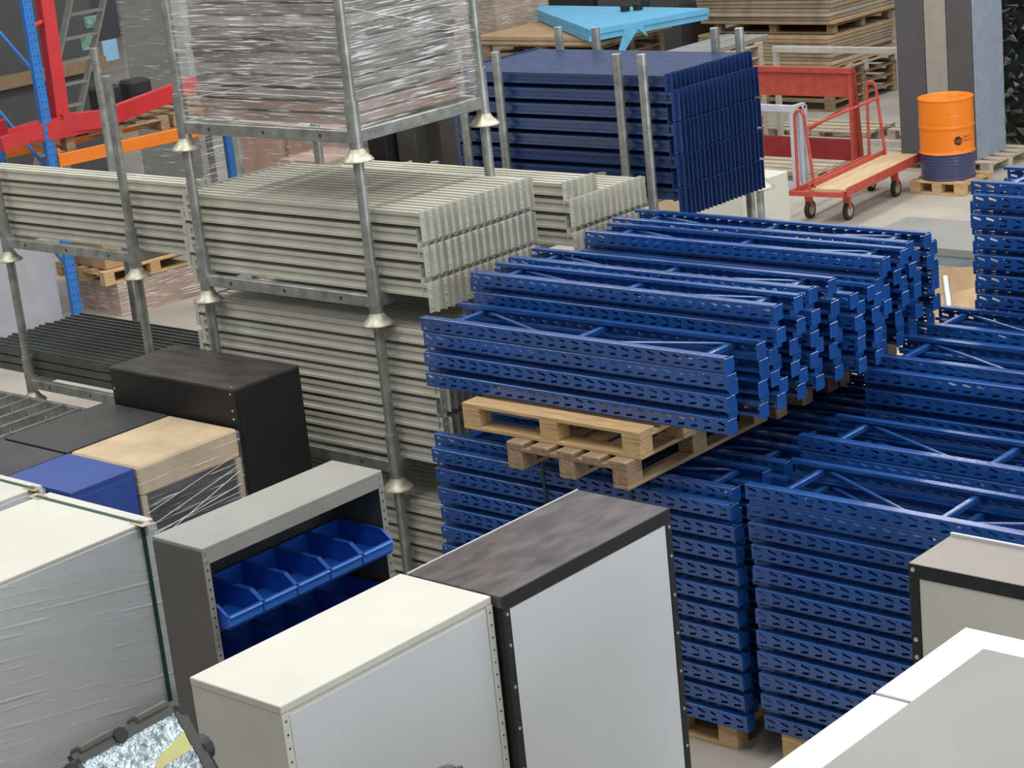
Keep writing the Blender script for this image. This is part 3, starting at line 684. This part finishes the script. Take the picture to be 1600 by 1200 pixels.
for row, (vv, n_, hgt) in enumerate(((.026, 5, .02), (-.012, 7, .016))):
    for k in range(n_):
        u0 = .068 + k * .019; hh = hgt * (1.25 if k in (0, n_ - 1) else 1.0)
        for (du0, du1, dv0, dv1) in ((0, .004, 0, hh), (.004, .012, 0, .004), (.009, .013, 0, hh * .7)):
            lt.add([on_drum(u0 + du0, vv + dv0), on_drum(u0 + du1, vv + dv0), on_drum(u0 + du1, vv + dv1), on_drum(u0 + du0, vv + dv1)], [(0, 1, 2, 3)])
part('lettering', lt, M['crimson'], t)['kind'] = 'stuff'

# trolley
a = atz(1245, 297, .35); b = atz(1318, 302, .35); c = atz(1432, 247, .35)
ang = math.atan2(c.y - b.y, c.x - b.x) - math.pi / 2
t = thing('panel_trolley', 'faded red sheet trolley with plywood deck and hoop uprights beside the drum', 'trolley', (b.x, b.y, 0), ang)
Lt, Wt = 1.82, .62                                  # local: deck from x=-Wt..0, y=0..Lt
fr = MB()
for x in (-Wt, -.015): fr.bar((x, 0, .33), (x, Lt, .33), .04, .06)
for y in (0, Lt * .5, Lt): fr.bar((-Wt, y, .33), (0, y, .33), .04, .05)
part('chassis', fr, M['salmon'], t)
part('deck', MB().cbox(-.40, 0.02, .02, Lt + .02, .36, .385, .003), M['ply'], t)
part('edge_plate', MB().cbox(.021, .028, .02, Lt, .30, .40, .002), M['salmon'], t)
for y in (.06, Lt - .06):
    part('hoop', MB().path([(-.36, y, .36), (-.44, y, 1.15), (-.47, y, 1.20), (-.52, y, 1.20), (-.55, y, 1.15), (-.56, y, .36)], .018, 8), M['salmon'], t)
part('side_rail', MB().tube((-.42, .06, 1.02), (-.42, Lt - .06, 1.02), .017, 8), M['salmon'], t)
part('deck_rail', MB().bar((-.40, 0, .40), (-.40, Lt, .40), .03, .06), M['salmon'], t)
for x, y in ((-.10, .25), (-.08, Lt - .45), (-.55, .25), (-.50, Lt - .2)):
    wf = part('caster_fork', MB().bar((x, y, .30), (x, y + .03, .12), .07, .05).box(x - .05, x + .05, y - .05, y + .05, .29, .305), M['salmon'], t)
    wm = MB(); wm.tube((x - .022, y + .03, .095), (x + .022, y + .03, .095), .095, 20); part('tyre', wm, M['rubber'], wf)
    part('wheel_hub', MB().tube((x - .026, y + .03, .095), (x + .026, y + .03, .095), .06, 16), M['alu'], wf)

# tall shelving panels
p0 = atz(1408, 235, .15); p1 = atz(1529, 250, .15); p2 = atz(1567, 232, .15)
pallet('pale pallet under the tall grey panelled unit', -12.2, 20.86, 0, 0, 1.55, 1.0, 'wood_pale')
t = thing('tall_panel_unit', 'tall grey shelving unit with dark and pale panels behind the drum', 'shelving unit', (-11.62, 20.44, .145))
Hh = 3.4
part('body', MB().box(-.97, -.004, .01, .66, 0, Hh), M['panel_dark'], t)
for (q0, q1, mm) in ((-.98, -.615, 'panel_dark'), (-.605, -.335, 'panel_light'), (-.325, -.01, 'panel_dark')):
    part('front_panel', MB().cbox(q0, q1, -.006, .01, .0, Hh, .002), M[mm], t)
part('end_panel', MB().cbox(-.004, .006, .0, .66, 0, Hh, .002), M['panel_blue'], t)
part('bolts', bolts(MB(), [(.006, .02, .12 + k * .2) for k in range(16)] + [(.006, .64, .12 + k * .2) for k in range(16)], (1, 0, 0), .011, .006), M['bolt'], t)

# crumpled dark scrap pile in a mesh of foil, right of the tall unit
t = thing('scrap_heap', 'tall heap of crumpled dark foil scraps behind the tall grey unit', 'scrap', (-11.3, 22.4, 0))
core = MB().cbox(-.75, .95, -.6, .6, 0, 2.75, .05); part('core', core, M['scrap'], t)
for q, (nm, mm) in enumerate((('dark_flakes', 'scrap'), ('pale_flakes', 'scrap_pale'))):
    sm = MB()
    for k in range(420 if q == 0 else 420):
        x = random.uniform(-.75, .97); z = random.uniform(.05, 2.9); side = random.random()
        c0 = Vector((x, -.62, z)) if side < .6 else Vector((.97, random.uniform(-.6, .6), z))
        e = [c0 + Vector((random.uniform(-.1, .1), random.uniform(-.08, .02), random.uniform(-.07, .07))) for _ in range(4)]
        sm.add(e, [(0, 1, 2), (0, 2, 3)])
    o = part(nm, sm, M[mm], t); o['kind'] = 'stuff'

# red rack, pale frames behind the trolley
t = thing('red_bench', 'red steel bench frame with wide apron panels behind the trolley', 'bench', (-14.1, 20.45, 0))
for z0, z1, mm in ((.82, 1.13, 'red'), (.06, .32, 'crimson')):
    part('apron_panel', MB().cbox(-.95, .88, -.012, .012, z0, z1, .003), M['salmon' if mm == 'red' else mm], t)
part('top_rail', MB().bar((-.95, -.02, 1.14), (.9, -.02, 1.14), .07, .06), M['salmon'], t)
for x in (-.93, .86):
    for y in (-.03, .12): part('leg', MB().bar((x, y, 0), (x, y * .3, 1.14), .06, .05, (1, 0, 0)), M['salmon'], t)
part('brace', MB().bar((.1, -.02, .34), (.85, -.02, .75), .03, .03), M['salmon'], t)
def tube_frame(name, lb, x, y, z, w_, h_, d_, mt, rz=0.0):
    t = thing(name, lb, 'frame', (x, y, z), rz)
    part('top_rail', MB().bar((-w_ / 2, 0, h_), (w_ / 2, 0, h_), .07, .07), M[mt], t)
    part('bottom_rail', MB().bar((-w_ / 2, 0, .035), (w_ / 2, 0, .035), .07, .07), M[mt], t)
    for k in range(3):
        part('post', MB().bar((w_ / 2 - .035, k * d_ / 2, 0), (w_ / 2 - .035, k * d_ / 2, h_), .06, .06, (1, 0, 0)), M[mt], t)
    part('post', MB().bar((-w_ / 2 + .035, 0, 0), (-w_ / 2 + .035, 0, h_), .06, .06, (1, 0, 0)), M[mt], t)
    part('side_rail', MB().bar((w_ / 2 - .035, 0, h_), (w_ / 2 - .035, d_, h_), .06, .06), M[mt], t)
    return t
M['pale_frame'] = mat('pale_frame', (0.62, 0.60, 0.54), 0.5, var=0.08)
M['blue_frame'] = mat('bluish_frame', (0.55, 0.58, 0.66), 0.4, var=0.08)
tube_frame('frame_stack', 'pale grey rectangular tube frames leaning behind the red bench', -14.05, 21.6, 0, 2.15, 1.18, .3, 'pale_frame')
tube_frame('frame_stack', 'bluish white tube frames in front of the red bench', -14.05, 19.2, 0, 1.7, .92, .22, 'blue_frame')
for (x, y, lb) in ((-13.9, 19.75, 'low pale timber pallet under the bluish frames'), (-14.6, 22.0, 'low pale timber pallet under the pale grey frames'), (-13.1, 22.3, 'pale timber pallet before the scrap boards')):
    pallet(lb, x, y, 0, 0, 1.5 if x != -13.1 else 1.2, .8 if x == -13.1 else .7, 'wood_pale')

# cardboard sheets on pallets
def sheet_pile(x, y, z, w_, d_, n, th, lb, mts, spread=.06, rz=0.0, group=None):
    for k in range(n):
        o = obj('cardboard_sheet', fixn(MB().cbox(-w_ / 2 + random.uniform(0, spread), w_ / 2 - random.uniform(0, spread), -d_ / 2 + random.uniform(0, spread), d_ / 2 - random.uniform(0, spread), 0, th * .86, .003).mesh('cardboard_sheet', M[random.choice(mts)])), None, (x, y, z + k * th), rz + random.uniform(-.03, .03))
        tag(o, '%s sheet, %s, in %s' % ('flat waste cardboard', ORD[n - 1 - k] + ' one', lb), 'cardboard', group or lb)
cx, cy = -16.65, 24.35
pallet('old pallet at the bottom of the waste cardboard pile', cx, cy, .0, 0, 2.2, 1.7, 'wood_old'); pallet('second old pallet in the waste cardboard pile', cx, cy, .146, 0, 2.2, 1.7, 'wood_old')
pallet('third old pallet in the waste cardboard pile', cx, cy, .292, 0, 2.2, 1.7, 'wood_old'); pallet('fourth old pallet in the waste cardboard pile', cx + .05, cy, .438, 0, 2.2, 1.7, 'wood_pale')
sheet_pile(cx, cy, .586, 2.25, 1.7, 9, .05, 'the lower cardboard pile', ['card_grey', 'card_pale', 'card'])
pallet('pallet separating the two waste cardboard piles', cx + .1, cy + .05, 1.04, 0, 2.0, 1.5, 'wood_old')
sheet_pile(cx + .05, cy, 1.188, 2.3, 1.75, 7, .055, 'the upper cardboard pile', ['card_grey', 'card_grey', 'card'])
o = obj('cardboard_flap', fixn(MB().grid(lambda u, v: (-1.3 + 2.5 * u, -.95 + 1.9 * v, .12 * math.sin(u * 3.14) - .08 * (u < .15) + .02 * math.sin(9 * v)), 10, 6, False).mesh('cardboard_flap', M['card_pale'])), None, (cx, cy, 1.66))
md = o.modifiers.new('thick', 'SOLIDIFY'); md.thickness = .012; tag(o, 'bent brown cardboard flap on top of the waste cardboard', 'cardboard')
# second heap further back left
pallet('old pallet under the dark crates behind the light blue foam', -18.9, 24.2, 0, 0, 1.6, 1.2, 'wood_old')
def carton(lb, x, y, z, w_, d_, h_, mt='card', rz=0.0, tape=True, name='carton', fl=None, group=None):
    t = thing(name, lb, 'box', (x, y, z), rz, group)
    part('box_body', MB().cbox(-w_ / 2, w_ / 2, -d_ / 2, d_ / 2, 0, h_, .006), M[mt], t)
    if tape: part('tape', MB().box(-w_ / 2 - .001, w_ / 2 + .001, -.03, .03, h_ - .06, h_ + .001), M['card_grey'], t)
    if fl: part('film', MB().box(-w_ / 2 - .01, w_ / 2 + .01, -d_ / 2 - .01, d_ / 2 + .01, 0.005, h_ + .01), M[fl], t)
    return t
carton('dark brown carton behind the light blue foam sheets', -18.9, 24.2, .146, 1.5, 1.1, 1.6, 'panel_dark', name='dark_crate')
# cartons near the frame columns
carton('white carton with brown top beside the blue beams', -11.35, 15.55, 0, .55, .75, 1.0, 'cream')
carton('small brown carton with white label beside the white carton', -11.9, 15.3, 0, .4, .5, 1.05, 'card_pale')
t = thing('steel_post', 'dark loose steel post with cup top beside the white carton', 'post', (-10.75, 15.0, 0))
part('post', MB().tube((0, 0, 0), (0, 0, 1.05), .035, 12), M['galv'], t)
part('cup_foot', MB().lathe([(.0, 1.17), (.035, 1.17), (.05, 1.14), (.10, 1.09), (.14, 1.06), (.14, 1.05), (.03, 1.05)], 18), M['cup'], t)
# grey board bundle and scraps in the gap
t = thing('sheet_bundle', 'flat bundle of grey sheets with blue edge on timber in the aisle', 'bundle', (-9.2, 15.6, 0))
part('timber_base', MB().cbox(-.66, .66, -.46, .46, 0, .44, .006), M['wood_pale'], t)
part('blue_edge', MB().cbox(-.66, .66, -.46, .46, .44, .53, .004), M['panel_blue'], t)
part('grey_sheets', MB().cbox(-.68, .68, -.48, .48, .53, .60, .004), M['sheet_grey'], t)
carton('low white carton among the scraps between blue columns', -8.98, 14.12, 0, .5, .45, .26, 'cream', .5, tape=False)
for pts, mm, lb in (([(-9.15, 14.72, .0), (-8.62, 14.62, .0), (-8.35, 15.05, .50), (-8.95, 15.08, .42)], 'card', 'brown cardboard scrap leaning on the grey sheet bundle'),
                    ([(-8.38, 14.2, .0), (-8.02, 14.6, .0), (-8.28, 14.80, .42), (-8.62, 14.45, .36)], 'card', 'brown folded cardboard scrap beside the tall blue column'),
                    ([(-8.75, 13.55, .0), (-8.15, 13.5, .0), (-8.1, 13.98, .03), (-8.7, 13.95, .03)], 'card_pale', 'pale scrap board flat on the floor by the low blue frames')):
    c0 = Vector(pts[0]); o = tag(obj('cardboard_scrap', fixn(MB().prism([Vector(q) - c0 for q in pts], (0, .004, .014)).mesh('cardboard_scrap', M[mm])), None, c0), lb, 'cardboard')
t = thing('steel_tube', 'shiny short steel tube with orange collar among cardboard scraps', 'tube', (-8.3, 14.1, 0))
part('tube_body', MB().tube((-.22, .30, .56), (.06, -.08, .10), .032, 14), M['alu'], t); part('collar', MB().tube((.04, -.05, .14), (.10, -.13, .05), .06, 14), M['salmon'], t)

# light blue foam on a pallet pile, aluminium profiles beside it
zf = 1.56
N_, R_, L_ = atz(920, 52, zf), atz(1106, 17, zf), atz(839, 19, zf)
fx, fy = (N_.x + L_.x) / 2 - .1, (N_.y + R_.y) / 2 + .25
for k in range(9): pallet('old pallet in the pile under the light blue foam, %s' % (ORD[8 - k] + ' of nine'), fx, fy, k * .146, .0, 2.1, 1.4, 'wood_old')
sheet_pile(fx, fy, 9 * .146 + .005, 2.3, 1.55, 2, .06, 'the pile under the light blue foam', ['card_pale', 'card'])
for k in range(2):
    q = .02 * k
    poly = [(p.x - fx, p.y - fy, 0) for p in (N_ + Vector((q, q, 0)), R_ + Vector((q, 0, 0)), R_ + Vector((-2.6, .25, 0)), L_ + Vector((-.3, .4, 0)), L_)]
    o = tag(obj('foam_sheet', fixn(MB().prism(poly, (0, 0, .072)).mesh('foam_sheet', M['foam'])), None, (fx, fy, zf - .075 + .077 * (k - 1) + .04)), ['light blue foam sheet, lower of two on the cardboard pile', 'light blue foam sheet, upper of two, with black plugs on it'][k], 'foam')
zt = zf - .075 + .04 + .072
for k, (px, py) in enumerate(((977, 18), (997, 16), (1008, 10))):
    p = atz(px, py, zt)
    tag(obj('black_plug', fixn(MB().cbox(-.05, .05, -.05, .05, 0, .09, .008).mesh('black_plug', M['rubber'])), None, (p.x, p.y, zt + .001)), 'small black rubber plug lying on the light blue foam', 'plug', 'plugs on the foam')
p = N_.lerp(R_, .33)
o = tag(obj('foam_ribbon', fixn(MB().prism([(0, -.05, .0), (0, .2, .0), (0, .27, -.2), (0, .12, -.08), (0, -.12, -.33), (0, -.22, -.33), (0, -.09, -.06)], (.02, 0, 0)).mesh('foam_ribbon', M['foam'])), None, (p.x + .005, p.y, zf + .02), -.25), 'torn light blue foam ribbon hanging from the foam sheets', 'foam')
# aluminium profile bundle
ax, ay = -15.45, 20.6
for k in range(9): pallet('grey old pallet in the pile under the aluminium profiles, %s' % (ORD[8 - k] + ' of nine'), ax, ay, k * .146, 0, .7, 1.5, 'wood_pale')
for k in range(6):
    tag(obj('aluminium_profile', fixn(MB().cbox(-.04, .04, -1.05, 1.05, 0, .06, .006).mesh('aluminium_profile', M['alu'])), None, (ax - .28 + .11 * k, ay - .1, 9 * .146 + .002), random.uniform(-.02, .02)), 'silver aluminium profile on the old pallets beside the blue foam', 'profile', 'aluminium profiles by the foam')
# wrapped brown carton left of the foam
for k in range(7): pallet('old pallet in the pile under the film-wrapped brown carton, %s' % (ORD[6 - k] + ' of seven'), -20.75, 22.45, k * .146, 0, 1.4, 1.2, 'wood_old')
carton('big brown carton in clear film, left of the light blue foam', -20.75, 22.45, 1.025, 1.35, 1.15, 1.3, 'card', fl='film_clear')

# ------------------------------------------------------------------ things glimpsed between the towers
for k, (x, y, w_, h_, mm, lb) in enumerate(((-14.62, 14.2, .26, 2.1, 'black', 'tall black boxed roll behind the grey tower'), (-14.3, 14.3, .26, 2.1, 'dark_grey', 'tall dark grey boxed roll behind the grey tower'), (-13.72, 14.4, .42, 2.2, 'dark_grey', 'wide dark crate beside the blue beams'), (-15.0, 14.75, .4, 1.9, 'card', 'tall brown carton behind the grey tower'))):
    carton(lb, x, y, 0, w_, .4, h_, mm, tape=False, name='tall_box')
for k, (x, y, h_) in enumerate(((-16.02, 14.0, 1.72), (-15.34, 14.05, 1.66), (-14.75, 13.4, 1.5))):
    carton(['film-wrapped brown carton under the orange beam', 'taller film-wrapped brown carton behind the grey tower', 'low film-wrapped brown carton behind the grey tower'][k], x, y, 0, .62, .6, h_, 'card_pink', fl='film_thin')

# ------------------------------------------------------------------ pallet rack with the red hoist
rx, ry = -16.95, 11.8
RA = math.radians(-7.5)
t = thing('pallet_rack', 'blue and orange pallet rack bay carrying the red hoist', 'rack', (rx, ry, 0), RA)
for k, (x, y) in enumerate(((0, 0), (-1.1, 0), (0, 2.75), (-1.1, 2.75))):
    u = part('upright', MB().cbox(x - .035, x + .035, y - .05, y + .05, .01, 4.2, .004), M['rack_blue'], t)
    if k < 2:
        part('slots', bolts(MB(), [(x + .0345, y + s * .022, .15 + .075 * q) for q in range(52) for s in (-1, 1)], (1, 0, 0), .008, .0015), M['hole'], u)
for z in (.55, 1.5, 2.5, 3.4):
    part('brace', MB().bar((0, 0, z), (-1.1, 0, z + .7), .025, .025), M['rack_blue'], t)
zb = 1.72
for x in (.03, -1.13): part('crossbar', MB().cbox(x - .025, x + .025, .05, 2.70, zb - .13, zb, .005), M['orange'], t)
for x in (.03, -1.13): part('crossbar_lug', MB().cbox(x - .035, x + .035, .05, .075, zb - .17, zb + .06, .003), M['orange'], t)
pallet('old pallet on the orange rack beams under the red hoist', rx - .40, ry + .85, zb + .001, RA, 1.0, 1.2, 'wood_old')
pallet('old pallet on the orange rack beams under the black machine', rx - .25, ry + 2.02, zb + .001, RA, 1.0, 1.05, 'wood_old')
zp = zb + .15
t = thing('workshop_hoist', 'red steel workshop hoist with slanted mast lying on a pallet in the rack', 'hoist', (-17.2, 11.85, zp), RA)
part('mast', MB().bar((.2, .18, .1), (.06, .30, 1.7), .14, .13, (1, 0, 0)), M['red'], t)
part('leg', MB().bar((.25, .15, .14), (.28, .62, .10), .14, .17).bar((.28, .60, .10), (.05, 1.85, .22), .10, .17), M['red'], t)
part('leg', MB().bar((.25, .2, .14), (.2, -.5, .04), .10, .14), M['red'], t)
part('leg', MB().bar((-.5, -.1, .1), (-.2, -.8, .06), .10, .16), M['red'], t)
part('base_plate', MB().prism([(.2, -.4, 0), (.32, .1, 0), (.32, .6, 0), (.1, .5, .0), (0, 0, .0)], (0, 0, .18)), M['red'], t)
part('second_mast', MB().bar((-.25, -.45, .1), (-.4, -.7, 1.2), .08, .08, (1, 0, 0)), M['crimson'], t)
part('handle', MB().tube((.12, .3, 1.15), (.14, .08, 1.1), .03, 10), M['red'], t)
part('pump', MB().tube((-.2, .35, .02), (-.25, .3, .45), .07, 12), M['lamp_black'], t)
for k, yy in enumerate((1.02, 1.42)):
    tt = thing('rubber_bumper', 'black moulded rubber bumper block behind the hoist leg', 'bumper', (-17.5, 11.95 + yy, zp), RA, 'rubber bumpers on the rack')
    part('block_body', MB().cbox(-.12, .12, -.14, .14, 0, .32, .03), M['rubber'], tt); part('recess_pad', MB().cbox(.11, .125, -.085, .085, .08, .2, .004), M['black'], tt)
# panels, ladder and dark stock behind the hoist
t = thing('wrapped_panel_stack', 'tall dark grey panels in streaky film standing behind the rack', 'panel stack', (-19.3, 15.2, 0))
for k in range(3): part('panel', MB().cbox(-.68 + .06 * k, .45 - .12 * k, .15 * k, .15 * k + .1, 0, 3.6 - .1 * k, .004), M['panel_dark' if k else 'grey_steel'], t)
part('film', MB().box(-.70, .47, -.012, .42, 0.02, 3.58), M['film_thin'], t)
t = thing('step_ladder', 'aluminium step ladder leaning behind the red hoist', 'ladder', (-22.3, 15.0, 0))
for y in (-.02, .5): part('stile', MB().bar((0, y, 0), (2.55, y, 4.2), .03, .09), M['alu'], t)
for k in range(13): f = .06 + k * .07; part('step', MB().bar((2.55 * f, 0, 4.2 * f), (2.55 * f, .48, 4.2 * f), .10, .03), M['alu'], t)
t = thing('machine_cabinet', 'dark machine cabinet with pale green windows behind the ladder', 'machine', (-24.0, 15.9, 0))
part('body', MB().cbox(-.8, .8, -.5, 1.3, 0, 4.6, .02), M['panel_dark'], t)
M['green_glass'] = mat('green_glass', (0.25, 0.45, 0.36), 0.3, var=0.35, nscale=8); M['cyan_glass'] = mat('cyan_glass', (0.35, 0.62, 0.85), 0.4, var=0.05)
for (x0, y0, x1, y1, mm) in ((163, 97, 181, 60, 'cyan_glass'), (133, 46, 156, 22, 'green_glass'), (128, 80, 146, 55, 'green_glass')):
    a_, b_ = atx(x0, y0, -23.2), atx(x1, y1, -23.2)
    part('window', MB().cbox(.8, .815, a_.y - 15.9, b_.y - 15.9, a_.z, b_.z, .004), M[mm], t)
part('timber_sill', MB().cbox(.78, .95, -.5, 1.3, 1.55, 1.72, .006), M['wood_old'], t)
# lower level of the rack
t = thing('grey_board', 'large pale grey board standing left of the rack upright', 'board', (-17.05, 10.9, 0))
part('board', MB().cbox(-.02, .02, -1.9, .78, 0, 1.5, .004), M['lavender'], t); part('base_strip', MB().cbox(-.04, .04, -1.9, .78, 0, .06, .004), M['dark_grey'], t)
lx, ly = -17.12, 12.68
carton('silver film-wrapped carton under a pallet on the rack floor', lx + .05, ly, 0, .9, .95, .33, 'card_pink', RA, fl='film_clear')
pallet('pale pallet on the silver-wrapped carton under the rack beam', lx, ly, .342, RA + math.pi / 2, 1.2, 1.0, 'wood')
carton('brown carton with silver tape on the pallet under the rack beam', lx - .02, ly, .49, .9, 1.05, .6, 'card', RA)
# stored goods against the far wall
for k in range(7):
    h_ = random.uniform(2.4, 4.2); x = -33 + k * 4.1
    carton('dark stacked goods by the far wall, %s from the left wall corner' % (['first'] + ORD[1:])[k], x, 33.5, 0, 3.2, 1.6, h_, ['panel_dark', 'dark_grey', 'card_pink', 'panel_dark', 'black', 'dark_grey', 'card'][k], tape=False, name='stored_goods')
